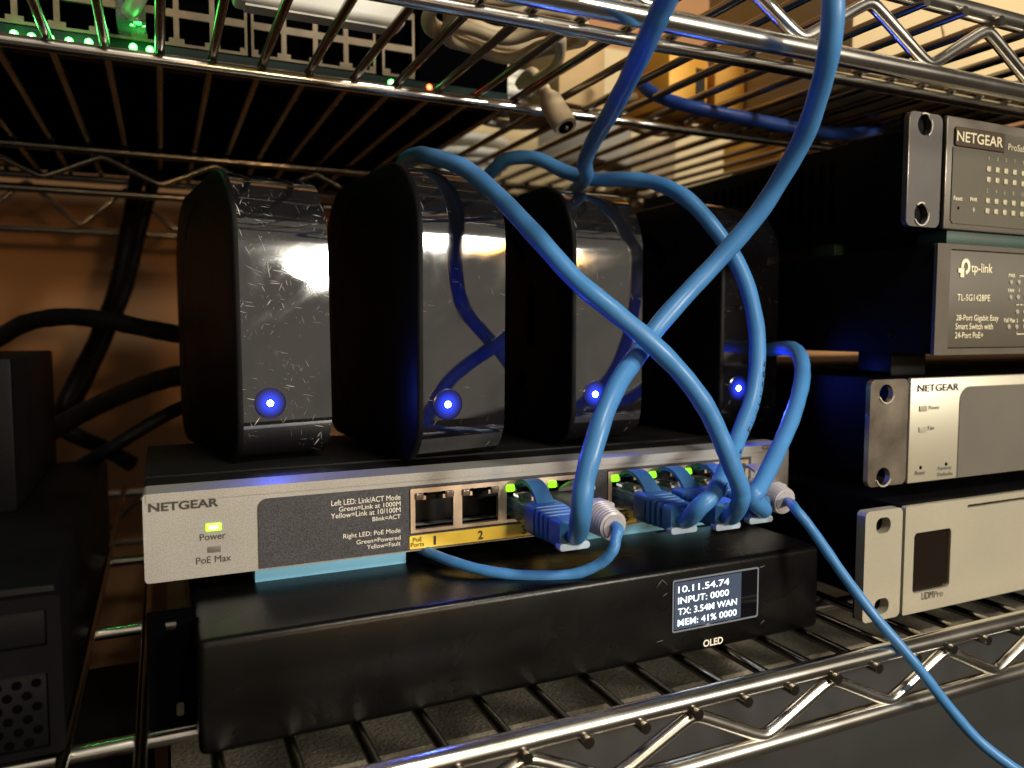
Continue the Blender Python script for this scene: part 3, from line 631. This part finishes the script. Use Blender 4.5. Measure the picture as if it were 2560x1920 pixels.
# ------------------------------------------------------------------ four glossy units standing on the switch
UD, UH, UT = .118, .1125, .0335        # depth, height, width of the glossy band
def unit_outline(ins=0.0, n=10):
    out = []
    for cx, cy, r, a0 in ((UD, UH, .030, 0), (0, UH, .030, 90), (0, 0, .017, 180), (UD, 0, .017, 270)):
        cx = cx-r if cx else r; cy = cy-r if cy else r
        for k in range(n+1):
            a = math.radians(a0+90*k/n); out.append((cx+(r-ins)*math.cos(a), cy+(r-ins)*math.sin(a)))
    return out
def make_unit(label, loc, rot, gl, lean=0.0, slots=True):
    t = thing('network_box', label, 'network box', loc, 'glossy black units standing on the silver switch', rot=(lean, 0, rot))
    # local frame: x along the width (left cover first), y depth, z height
    C0 = .0022
    build(MB().prism(unit_outline(.0012, 14), lambda u, v, w: (w, u, v), C0-.0002, C0+UT, smooth=True), 'glossy_band', gl, t, True)
    cv = MB(); ol = unit_outline(0, 14); n = len(ol); rings = []
    for w, ins in ((C0, 0), (.0008, 0), (.0003, .0003), (0, .0010), (-.0004, .012), (-.0008, .030)):
        rr = [(UD/2+(u-UD/2)*(1-2*ins/UD), UH/2+(v-UH/2)*(1-2*ins/UH)) for u, v in ol]; rings.append([(w, u, v) for u, v in rr])
    vs = [p for r in rings for p in r]; fs = []
    for r in range(len(rings)-1):
        for k in range(n): fs.append((r*n+k, r*n+(k+1) % n, (r+1)*n+(k+1) % n, (r+1)*n+k))
    fs.append(tuple((len(rings)-1)*n+k for k in range(n))); fs.append(tuple(range(n-1, -1, -1)))
    cv.add(vs, fs, True); cover = build(cv, 'side_cover', M['cover'], t, True)
    # ring of curved vent slots with raised rims
    cy, cz = UD*.55, UH*.50
    E2 = lambda ry, rz, q: (cy+ry*math.cos(math.radians(q)), cz+rz*math.sin(math.radians(q)))
    build(MB().tube([(-.0005, *E2(.0365, .0470, a)) for a in range(0, 360, 5)], .00025, 6, closed=True), 'ring_line', M['side'], cover, True)
    for a0 in ((0, 60, 120, 180, 240, 300) if slots else ()):
        rim = [E2(.0330, .0435, q) for q in range(a0-20, a0+21, 4)]+[E2(.0265, .0365, q) for q in range(a0+20, a0-21, -4)]
        sl = build(MB().prism(rim, lambda u, v, w: (w, u, v), .001, -.00090), 'vent_slot', M['void'], cover, True)
        build(MB().tube([(-.0008, u, v) for u, v in rim], .00035, 6, closed=True), 'slot_rim', M['side'], sl, True)
    # lit button
    lx, lz = C0+.0100, .0225; yf = .0012
    bt = build(MB().lathe([(0, .0058), (.0002, .0058), (.00030, .0054)], (lx, yf+.0001, lz), (0, -1, 0), 24), 'power_button', M['ring'], t, True)
    build(MB().lathe([(0, .0012), (.0004, .0010), (.0006, .0004)], (lx, yf-.0002, lz), (0, -1, 0), 14), 'lit_core', M['blue_core'], bt, True)
    for fz in (.0012,):
        build(MB().box(C0+.004, C0+UT-.004, .030, UD-.030, -.0006, .0016), 'foot', M['black'], t, True)
    l = bpy.data.lights.new('diode_light', 'SPOT'); l.color = (.03, .08, 1.0); l.energy = .055; l.shadow_soft_size = .0015; l.spot_size = math.radians(145); l.spot_blend = .5
    lo = bpy.data.objects.new('diode_light', l); COL.objects.link(lo); lo.parent = t; lo.location = (lx, yf-.0035, lz); lo.rotation_euler = (-math.pi/2, 0, 0)
    return t
ZT = SZ1+.0010
def unit_loc(px_front_left, Yf, rot):          # where the front left corner of the band shows in the photograph
    p = P(px_front_left, 800, Y=Yf); c, s = math.cos(rot), math.sin(rot)
    dx, dy = .0022, 0.0
    return (p.x-(dx*c-dy*s), p.y-(dx*s+dy*c), ZT)
R1, R2, R3, R4 = math.radians(8.0), math.radians(4.4), math.radians(1.0), math.radians(1.0)
u1 = make_unit('scuffed glossy black unit with blue light, standing over the word Power', unit_loc(604, .2930, R1), R1, M['gloss_worn'], math.radians(-1.5), False)
u2 = make_unit('glossy black unit with blue light, second from the scuffed one', unit_loc(1056, .2620, R2), R2, M['gloss'], math.radians(.8), False)
u2['label'] = 'glossy black unit with blue light standing next to the scuffed unit'
u3 = make_unit('glossy black unit with blue light, crossed by the two blue cables', unit_loc(1441, .2790, R3), R3, M['gloss'])
u4 = clone(u3, unit_loc(1811, .2810, R4), (0, 0, R4), 'glossy black unit with blue light standing nearest the rack switches')

# ------------------------------------------------------------------ patch cables
def plug_parts(t, port, kind, Yend, droop=.0):
    x = (GX[0]+(port-.5)*JW) if port < 5 else GX[1]+(port-4.5)*JW
    z = -.0662; Y0 = YS+.006
    if kind == 'boot':
        pl = build(MB().box(x-.0056, x+.0056, YS-.0165, Y0, z-.0040, z+.0032, .0005), 'plug', M['clear'], t)
        build(MB().box(x-.0045, x+.0045, YS-.012, Y0-.001, z-.0030, z-.0002), 'wire_bed', M['boot'], pl)
        for k in range(8): build(MB().box(x-.0042+k*.0012-.0003, x-.0042+k*.0012+.0003, Y0-.006, Y0+.0004, z-.0044, z-.0036), 'contact', M['gold'], pl)
        ya, yb = YS-.0155, Yend
        def ring(sx, sz, y, dz): return [(u+x, y, v+z-.0003+dz) for u, v in rrect(-sx, sx, -sz, sz, min(sx, sz)*.35, 4)]
        secs = [(ya, .0066, .0050), (ya-.0006, .0070, .0054), (ya-.006, .0070, .0054)]
        y = ya-.0075
        for k in range(4):
            secs += [(y, .0069-.0003*k, .0053-.0002*k), (y-.0003, .0058-.0003*k, .0044-.0002*k), (y-.0012, .0058-.0003*k, .0044-.0002*k), (y-.0015, .0069-.0003*k, .0053-.0002*k)]; y -= .0029
        secs += [(y, .0060, .0048), (yb, .0052, .0046)]
        rings = [ring(sx, sz, yy, -droop*(ya-yy)/(ya-yb)) for yy, sx, sz in secs]; n = len(rings[0])
        vs = [p for r in rings for p in r]; fs = [(r*n+k, r*n+(k+1) % n, (r+1)*n+(k+1) % n, (r+1)*n+k) for r in range(len(rings)-1) for k in range(n)]
        fs += [tuple(range(n-1, -1, -1)), tuple((len(rings)-1)*n+k for k in range(n))]
        bo = build(MB().add(vs, fs, True), 'boot', M['boot'], t)
        build(MB().prism(rrect(x-.0058, x+.0058, z-.0056-droop, z-.0030-droop, .0012), FRONT, yb+.0018, yb-.0012, .0004), 'flange', M['pale'], bo)
        # arched clip guard
        pts = [(ya-.0035, z+.0045), (ya+.0002, z+.0075), (ya+.0040, z+.0098), (ya+.0085, z+.0106), (ya+.0125, z+.0098), (ya+.0150, z+.0080)]
        pts = catmull([(0, a, b) for a, b in pts], 5); vs = []; fs = []
        for i, p in enumerate(pts):
            a_ = pts[max(0, i-1)]; b_ = pts[min(len(pts)-1, i+1)]; d = (b_-a_).normalized(); nn = Vector((0, -d.z, d.y))
            hw = .0032 if i > 4 else .0032+.0004*(4-i)/4
            for sx, sn in ((-1, .0007), (1, .0007), (1, -.0007), (-1, -.0007)): vs.append((x+sx*hw, p.y+nn.y*sn, p.z+nn.z*sn))
            if i: o = 4*(i-1); fs += [(o+k, o+(k+1) % 4, o+4+(k+1) % 4, o+4+k) for k in range(4)]
        fs += [(0, 1, 2, 3), tuple(len(vs)-4+k for k in range(4))]
        build(MB().add(vs, fs), 'clip_guard', M['boot'], bo)
        build(MB().box(x-.0030, x+.0030, YS-.015, Y0-.004, z+.0036, z+.0046), 'latch', M['clear'], pl)
    else:
        pl = build(MB().box(x-.0058, x+.0058, YS-.0175, Y0, z-.0042, z+.0036, .0006), 'plug', M['clear'], t)
        build(MB().box(x-.0045, x+.0045, YS-.014, Y0-.001, z-.0030, z+.0005), 'wire_bed', M['frost'], pl)
        for k in range(8): build(MB().box(x-.0042+k*.0012-.0003, x-.0042+k*.0012+.0003, Y0-.006, Y0+.0004, z-.0046, z-.0036), 'contact', M['gold'], pl)
        ya = YS-.0165; yb = Yend
        bo = build(MB().box(x-.0066, x+.0066, ya-.0105, ya, z-.0050, z+.0044, .0012, 3), 'boot', M['frost'], t)
        prof = []; L = (ya-.0100)-yb; k = 0
        N = 7
        for i in range(N*4+1):
            f = i/(N*4); r = .0058-.0012*f+(.00055 if (i % 4) in (1, 2) else -.00035)
            prof.append((f*L, r))
        build(MB().lathe(prof, (x, ya-.0100, z-.0004), (0, -1, -droop/L), 22), 'strain_relief', M['frost'], bo)
        vs = [(x-.003, YS-.012, z+.0040), (x+.003, YS-.012, z+.0040), (x+.0026, YS+.003, z+.0052), (x-.0026, YS+.003, z+.0052)]
        pts = catmull([(0, YS-.0005, z+.0046), (0, YS-.006, z+.0078), (0, YS-.0125, z+.0100), (0, YS-.0185, z+.0084)], 4)
        vs = []; fs = []
        for i, p in enumerate(pts):
            for sx, sn in ((-1, .0005), (1, .0005), (1, -.0005), (-1, -.0005)): vs.append((x+sx*.0030, p.y, p.z+sn))
            if i: o = 4*(i-1); fs += [(o+k, o+(k+1) % 4, o+4+(k+1) % 4, o+4+k) for k in range(4)]
        fs += [(0, 1, 2, 3), tuple(len(vs)-4+k for k in range(4))]
        build(MB().add(vs, fs), 'latch', M['frost'], pl)
    return Vector((x, yb, z-.0003-droop))
def cable(label, r, m, pts, plug=None, name='patch_cable', group=None, cat='cable', lead=True):
    # pts: (pixel x, pixel y, depth Y) along the cable, from its plug outwards
    q = [P(a, b, Y=c) for a, b, c in pts]
    t = thing(name, label, cat, q[0] if plug is None else (0, .22, -.066), group)
    if plug:
        port, kind, Yend, droop = plug
        e = plug_parts(t, port, kind, Yend, droop)
        q = [e+Vector((0, .006, .0)), e+Vector((0, -.002, 0))]+q
    path = catmull(q, 12)
    rnd = random.Random(len(label)); ph = rnd.random()*6
    build(MB().tube(path, r, 18, rfun=lambda f: r*(1+.022*math.sin(f*64+ph)+.016*math.sin(f*151+ph))), 'jacket', m, t)
    return t, path
GB = 'thick blue patch cables plugged into the silver switch'
c1, p1 = cable('thick blue cable rising from the third jack past the upper shelf', .0033, M['blue'],
      [(1452, 1285, .204), (1462, 1200, .203), (1483, 1120, .204), (1512, 1030, .207), (1550, 950, .212), (1600, 880, .217), (1645, 815, .220), (1720, 730, .220), (1800, 645, .217), (1890, 540, .210), (1955, 440, .202), (2010, 340, .193), (2045, 240, .184), (2070, 140, .176), (2082, 40, .172), (2080, -60, .171), (2070, -170, .172), (2052, -330, .180), (2030, -470, .205), (2010, -500, .26), (2000, -430, .33), (1990, -330, .40)], (3, 'boot', .2205, .001), group=GB)
c2, p2 = cable('thick blue cable coming over the second glossy unit to the sixth jack', .0032, M['blue'],
      [(1848, 1262, .207), (1852, 1225, .204), (1832, 1170, .203), (1800, 1090, .2035), (1760, 1010, .2045), (1700, 930, .206), (1620, 850, .208), (1530, 775, .212), (1440, 700, .220), (1340, 590, .232), (1245, 490, .248), (1160, 420, .266), (1080, 392, .285), (1040, 388, .305), (1010, 405, .335), (1000, 440, .370)], (6, 'boot', .2200, .001), group=GB)
c3, p3 = cable('thick blue cable with printed jacket curving behind the others to the fifth jack', .0032, M['blue'],
      [(1748, 1268, .2125), (1786, 1230, .2125), (1818, 1170, .2165), (1845, 1095, .224), (1880, 1000, .230), (1893, 900, .234), (1888, 800, .238), (1858, 690, .244), (1800, 590, .252), (1720, 500, .262), (1640, 458, .275), (1560, 448, .288), (1480, 448, .303), (1410, 428, .316), (1340, 396, .328), (1270, 398, .340), (1228, 430, .352), (1190, 480, .370)], (5, 'boot', .2225, .001), group=GB)
c4, p4 = cable('thick blue cable looping up from the seventh jack beside the rack switches', .0032, M['blue'],
      [(1880, 1245, .213), (1900, 1215, .214), (1945, 1125, .222), (1985, 1030, .230), (2005, 950, .238), (2002, 895, .247), (1980, 872, .258), (1940, 872, .275), (1880, 880, .31), (1800, 890, .37)], (7, 'boot', .2225, .001), group=GB)
c5, p5 = cable('thin blue cable with frosted plug hanging down across the front rail', .0019, M['blue'],
      [(1990, 1275, .213), (2030, 1325, .209), (2110, 1440, .200), (2190, 1545, .192), (2280, 1650, .184), (2370, 1765, .178), (2450, 1855, .172), (2550, 1930, .164), (2650, 1990, .155)], (8, 'clear', .2275, .0008), group='thin blue patch cables with frosted plugs')
c6, p6 = cable('thin blue cable with frosted plug looping back under the silver switch', .0019, M['blue'],
      [(1540, 1345, .219), (1530, 1380, .218), (1495, 1412, .221), (1430, 1436, .225), (1330, 1440, .230), (1220, 1428, .237), (1130, 1404, .247), (1070, 1380, .259), (1030, 1362, .275), (960, 1330, .32)], (4, 'clear', .2235, .0012), group='thin blue patch cables with frosted plugs')
c7, p7 = cable('blue cable hanging from the upper shelf down behind the third glossy unit', .0031, M['blue'],
      [(1800, -300, .30), (1812, -400, .24), (1800, -400, .19), (1755, -260, .163), (1705, -110, .160), (1662, 5, .170), (1620, 95, .181), (1575, 190, .203), (1530, 275, .230), (1485, 350, .258), (1462, 405, .280), (1466, 440, .296), (1440, 470, .322), (1400, 500, .36)], name='hanging_cable')
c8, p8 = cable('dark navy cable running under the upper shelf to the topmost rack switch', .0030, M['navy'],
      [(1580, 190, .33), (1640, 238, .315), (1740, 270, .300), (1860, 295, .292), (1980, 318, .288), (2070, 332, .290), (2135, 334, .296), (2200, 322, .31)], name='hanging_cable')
# printed lettering on the jacket of the third cable
def cable_print(t, path, r, s, start, step, size):
    L = [0.0]
    for a, b in zip(path, path[1:]): L.append(L[-1]+(b-a).length)
    mb = MB(); pos = start
    for ch in s:
        if ch != ' ':
            i = max(k for k in range(len(L)) if L[k] <= pos); i = min(i, len(path)-2)
            f = (pos-L[i])/max(1e-9, L[i+1]-L[i]); c = path[i].lerp(path[i+1], f); d = (path[i+1]-path[i]).normalized()
            nrm = Vector((.62, -.78, .0)); nrm = (nrm-d*nrm.dot(d)).normalized(); side = nrm.cross(d).normalized()
            v, fc = glyphs(ch, 0.0); ww = size*(.25 if ch == 'I' else .72)
            vs = []
            for a, b in v:
                y = (b-.5)*size; ang = y/r
                vs.append(c+d*((a-.5)*ww)+(nrm*math.cos(ang)+side*math.sin(ang))*(r*1.035+.00008))
            mb.add(vs, fc)
        pos += step
    build(mb, 'printed_lettering', M['ink'], t)
cable_print(c3, p3, .0032, 'TIENT  ENHANCED', .030, .0042, .0032)

# ------------------------------------------------------------------ black cables at the left
GK = 'black cables hanging at the left in front of the wall'
for lab, r, pts in (
    ('black cable hanging down from the upper shelf against the tan wall', .0050, [(352, 395, .62), (338, 470, .62), (318, 580, .61), (290, 720, .60), (240, 850, .58), (185, 960, .56), (155, 1030, .55), (165, 1075, .54), (260, 1120, .53), (330, 1160, .52)]),
    ('second black cable beside the first hanging from the upper shelf', .0046, [(420, 440, .62), (392, 445, .63), (370, 500, .63), (345, 600, .63), (315, 720, .62), (270, 830, .61), (215, 950, .60), (170, 1040, .59)]),
    ('black cable arching from the side into the scuffed glossy unit', .0048, [(-420, 1010, .50), (-240, 960, .50), (-60, 880, .50), (0, 842, .50), (70, 806, .49), (160, 792, .48), (260, 800, .47), (360, 820, .46), (470, 840, .44), (540, 850, .42)]),
    ('thick black cable rising to the lower back of the scuffed glossy unit', .0056, [(60, 1120, .52), (140, 1070, .51), (230, 1020, .50), (330, 975, .48), (420, 945, .46), (500, 930, .44)]),
    ('thin black cable sloping down to the left from the silver switch', .0036, [(200, 1165, .46), (270, 1125, .45), (350, 1075, .45), (430, 1030, .45), (500, 1000, .44)])):
    cable(lab, r, M['cable_black'], pts, name='power_cable', group=GK)

# ------------------------------------------------------------------ dark boxes at the left edge
t = thing('desktop_computer', 'black desktop computer with dimpled grille on the lower shelf at the side', 'computer', (-.13, .24, -.1170))
YB = .2390; BX = P(160, 1750, Y=YB).x
build(MB().box(-.26, BX-.0012, YB+.004, .470, -.1168, -.0700, .002), 'case', M['side'], t)
bzt = P(60, 1505, Y=YB).z
build(MB().curve2d(rrect(-.26, BX, -.1166, bzt+.001, .0018), [rrect(-.255, BX-.0034, P(60, 1622, Y=YB).z, P(60, 1530, Y=YB).z, .0006), rrect(-.255, BX-.0036, -.1146, P(60, 1690, Y=YB).z, .0006)], FRONT, YB, YB+.0038), 'front_bezel', M['side'], t)
build(MB().box(-.2545, BX-.0038, YB+.0008, YB+.0036, P(60, 1620, Y=YB).z, P(60, 1533, Y=YB).z, .0003), 'drive_door', M['side'], t)
gz0, gz1 = -.1144, P(60, 1692, Y=YB).z
gp = build(MB().box(-.2545, BX-.0040, YB+.0010, YB+.0036, gz0, gz1, .0003), 'grille_panel', M['side'], t)
dm = None
for i in range(9):
    for j in range(6):
        x = BX-.0065-i*.0046-(j % 2)*.0023; z = gz1-.0026-j*.0033
        if z < gz0+.001: continue
        if dm is None: dm = build(MB().lathe([(0, .0013), (.00015, .0012)], (x, YB+.0010, z), (0, -1, 0), 10), 'dimple', M['void'], gp); b0 = (x, z)
        else: like(dm, 'dimple', gp, (x-b0[0], 0, z-b0[1]))
t = thing('storage_enclosure', 'dark perforated box standing on the black desktop computer', 'box', (-.15, .40, -.0700))
build(MB().box(-.26, -.0520, .345, .468, -.0702, -.0105, .0015), 'case', M['side'], t)
pf = None
for i in range(7):
    for j in range(9):
        x = -.066-i*.0050; z = -.062+j*.0052
        if pf is None: pf = build(MB().lathe([(0, .0013), (.0003, .0012)], (x, .3452, z), (0, -1, 0), 8), 'vent_hole', M['void'], t); b0 = (x, z)
        else: like(pf, 'vent_hole', t, (x-b0[0], 0, z-b0[1]))

# ------------------------------------------------------------------ things on the upper shelf
TILT = math.tan(math.radians(.4))
def ztop(y): return .1128+TILT*(y-.19)
YU = .3730
t = thing('jack_panel', 'dark switch with rows of jacks and green lights, on the upper shelf', 'switch', (.02, .38, ztop(.38)))
zb = ztop(YU)+.0002
def zpx(px, py): return P(px, py, Y=YU).z
xr = P(1046, 150, Y=YU).x
build(MB().box(-.26, .168, YU+.0300, .655, zb+.0006, zb+.100, .001), 'case', M['void'], t)  # case made deeper and taller to block overhead light from the wall
build(MB().box(-.26, .168, YU+.0100, YU+.0300, zb, zb+.0012), 'floor_plate', M['void'], t)
build(MB().box(xr+.001, .168, YU+.0010, YU+.0300, zb+.0090, zb+.0420), 'blank_plate', M['void'], t)
build(MB().box(-.26, .168, YU, YU+.0100, zb, zb+.0085, .0006), 'board_edge', M['pcb'], t)
build(MB().box(-.26, .168, YU, YU+.0100, zb+.0425, zb+.050, .0006), 'upper_edge', M['side'], t)
def jackgroup(x0, x1, n):
    w = (x1-x0)/n; z0, z1, zm = zb+.0088, zb+.0400, zb+.0225
    hs = []
    for i in range(n):
        a, b = x0+i*w+.0011, x0+(i+1)*w-.0011; c = (a+b)/2
        hs.append([(a, z0+.0032), (c-.0042, z0+.0032), (c-.0042, z0+.0012), (c+.0042, z0+.0012), (c+.0042, z0+.0032), (b, z0+.0032), (b, zm-.0016), (a, zm-.0016)])
        hs.append([(a, zm+.0016), (b, zm+.0016), (b, z1-.0032), (c+.0042, z1-.0032), (c+.0042, z1-.0012), (c-.0042, z1-.0012), (c-.0042, z1-.0032), (a, z1-.0032)])
    build(MB().curve2d(rrect(x0, x1, z0, z1, .0003), hs, FRONT, YU-.0004, YU+.0012), 'jack_frame', M['plate'], t)
gx = [P(x, 90, Y=YU).x for x in (252, 618, 628, 938)]
jackgroup(gx[0]-4*.0148-.001, gx[0]-.001, 4); jackgroup(gx[0], gx[1], 4); jackgroup(gx[2], gx[3], 4)
a = P(955, 100, Y=YU).x; jackgroup(a, P(1036, 150, Y=YU).x, 1)
for px in ((35, 85), (79, 92), (125, 96), (173, 103), (222, 106), (333, 118), (375, 125), (978, 207)):
    c = P(*px, Y=YU); l = build(MB().lathe([(0, .0016), (.0006, .0015), (.0012, .0008)], (c.x, YU+.0002, c.z), (0, -1, 0), 14), 'green_light', M['green_hot'], t)
    build(MB().lathe([(0, .0007), (.0006, .0004)], (c.x, YU-.0007, c.z), (0, -1, 0), 10), 'lit_core', M['green_dim'], l)
c = P(1073, 218, Y=YU); build(MB().lathe([(0, .0013), (.0006, .0013), (.0012, .0008)], (c.x, YU+.0002, c.z), (0, -1, 0), 14), 'red_light', M['red_hot'], t)
for px in ((57, 90), (200, 105), (352, 122)):
    c = P(*px, Y=YU); l = bpy.data.lights.new('green_light_glow', 'POINT'); l.color = (.05, 1.0, .12); l.energy = .007; l.shadow_soft_size = .002
    lo = bpy.data.objects.new('green_light_glow', l); COL.objects.link(lo); lo.location = (c.x, YU-.006, c.z+ZC); lo.parent = None
t = thing('patch_cable', 'grey cable with clear plug in the green lit jack panel', 'cable', P(335, 60, Y=YU))
c = P(330, 60, Y=YU); build(MB().box(c.x-.0055, c.x+.0055, YU-.016, YU+.006, c.z-.004, c.z+.004, .0006), 'plug', M['clear'], t)
build(MB().tube(catmull([(c.x, YU-.014, c.z), (c.x+.004, YU-.028, c.z+.003), (c.x+.014, YU-.045, c.z+.016), (c.x+.02, YU-.055, c.z+.05)], 8), .0034, 14), 'jacket', M['white'], t)

# white adapter in front of the panel
zz = .1150
c = P(1018, 66, Z=zz)
t = thing('white_box', 'white plastic adapter lying on the upper shelf beside the coiled cable', 'adapter', (c.x-.03, c.y, zz))
build(MB().box(c.x-.062, c.x, c.y, c.y+.012, zz, zz+.045, .0025, 3), 'shell', M['white'], t)
build(MB().box(c.x-.058, c.x-.004, c.y+.003, c.y+.010, zz-.0008, zz+.001), 'base_plate', M['white'], t)
# coil of ivory cable with a barrel plug
c = P(1262, 118, Z=.1165)
t = thing('coiled_cable', 'ivory cable coiled flat on the upper shelf, its barrel plug hanging down', 'cable', (c.x, c.y, .1155))
pts = []
for k in range(0, 5*36+1):
    a = math.radians(k*10); f = k/180; R = .017+.011*abs(math.sin(f*7.1))
    pts.append((c.x+.004*math.sin(f*13)+R*1.15*math.cos(a), c.y+.003*math.cos(f*9)+R*math.sin(a), .1175+.0035+.012*f+.0012*math.sin(k*.7)))
e1 = P(1400, 95, Z=.118); e2 = P(1385, 170, Z=.119); e3 = P(1300, 212, Z=.120)
build(MB().tube(pts, .0026, 12), 'jacket', M['ivory'], t)
pl0, pl1 = P(1352, 215, Y=.335), P(1415, 318, Y=.318)
build(MB().tube(catmull([pts[0], e1, e2, e3, P(1330, 180, Y=.338), pl0], 8), .0024, 12), 'tail', M['ivory'], t)
d = (pl1-pl0); L = d.length
b = build(MB().lathe([(0, .0030), (L*.10, .0036), (L*.16, .0030), (L*.30, .0046), (L*.38, .0056), (L*.9, .0058), (L, .0052)], pl0, d, 22), 'barrel_plug', M['ivory'], t)
build(MB().lathe([(0, .0036), (.0005, .0036), (.0006, .0014)], pl1-d.normalized()*.0002, d, 18), 'socket', M['void'], b)
build(MB().lathe([(0, .0010), (.0012, .0008)], pl1, d, 12), 'pin', M['nickel'], b)

# assorted packages further along the upper shelf
def pack(name, label, cat, x0, x1, y0, y1, h, m, rot=0, extra=None):
    z0 = ztop((y0+y1)/2)+.0006
    t = thing(name, label, cat, ((x0+x1)/2, (y0+y1)/2, z0), rot=(0, 0, math.radians(rot)))
    w, d = (x1-x0)/2, (y1-y0)/2
    build(MB().box(-w, w, -d, d, 0, h, .0015), 'box', m, t, True)
    if extra: extra(t, w, d, h)
    return t
def yellow_marks(t, w, d, h):
    build(MB().box(w*.35, w*.80, -d-.0005, d*.6, .0004, h*.7), 'dark_label', M['ink'], t, True)
pack('small_package', 'amber package with dark label lying on the upper shelf', 'package', .236, .263, .332, .372, .030, M['amber'], 6, yellow_marks)
pack('small_package', 'small amber package with no label beside the labelled one', 'package', .270, .288, .330, .356, .026, M['amber'], -10)
def scribble(t, w, d, h):
    random.seed(3); mb = MB()
    for k, x in enumerate((-.010, -.004, .002, .010)):
        pts = catmull([(x-w*.12+random.uniform(-.002, .002), -d-.0003, h*.30+random.uniform(-.004, .006)) for _ in range(4)], 4)
        mb.tube(pts, .0003, 5)
    build(mb, 'handwriting', M['kraft'], t, True)
pack('paper_box', 'buff paper box with faint handwriting behind the upper front rail', 'box', .285, .43, .250, .36, .075, M['card'], -4, scribble)
pack('paper_box', 'long buff carton standing along the back of the upper shelf', 'box', .150, .720, .605, .640, .135, M['card'], 0)
pack('paper_box', 'brown carton between the amber package and the dark jack switch', 'box', .182, .212, .352, .400, .034, M['kraft'], 8)
pack('white_box', 'white charger brick lying in front of the long buff carton', 'adapter', .255, .300, .46, .51, .026, M['white'], 20)
pack('white_box', 'ivory charger brick beside the coiled white cable at the back', 'adapter', .335, .372, .50, .56, .030, M['ivory'], -12)
pack('small_package', 'small amber carton lying before the long buff carton', 'package', .385, .43, .43, .47, .022, M['amber'], 25)
def coil(label, cx, cy, R, m, r=.0028, turns=4, seed=1):
    z0 = ztop(cy)+.0006+r; t = thing('coiled_cable', label, 'cable', (cx, cy, z0)); rnd = random.Random(seed); pts = []
    for k in range(turns*30+1):
        a = math.radians(k*12); f = k/(turns*30); rr = R*(1+.18*math.sin(f*11+seed))
        pts.append((cx+rr*1.3*math.cos(a)+.004*math.sin(f*17), cy+rr*math.sin(a), z0+f*.018))
    build(MB().tube(pts, r, 10), 'jacket', m, t); return t
coil('loosely coiled white cable on the upper shelf near the brown carton', .175, .395, .018, M['white'], seed=2)
coil('loosely coiled ivory cable lying in front of the long buff carton', .262, .372, .022, M['ivory'], seed=3)
coil('coiled white cable at the back edge of the upper shelf', .21, .545, .024, M['white'], r=.0034, seed=4)
for o in list(COL.objects):
    if '_l' in o: del o['_l']
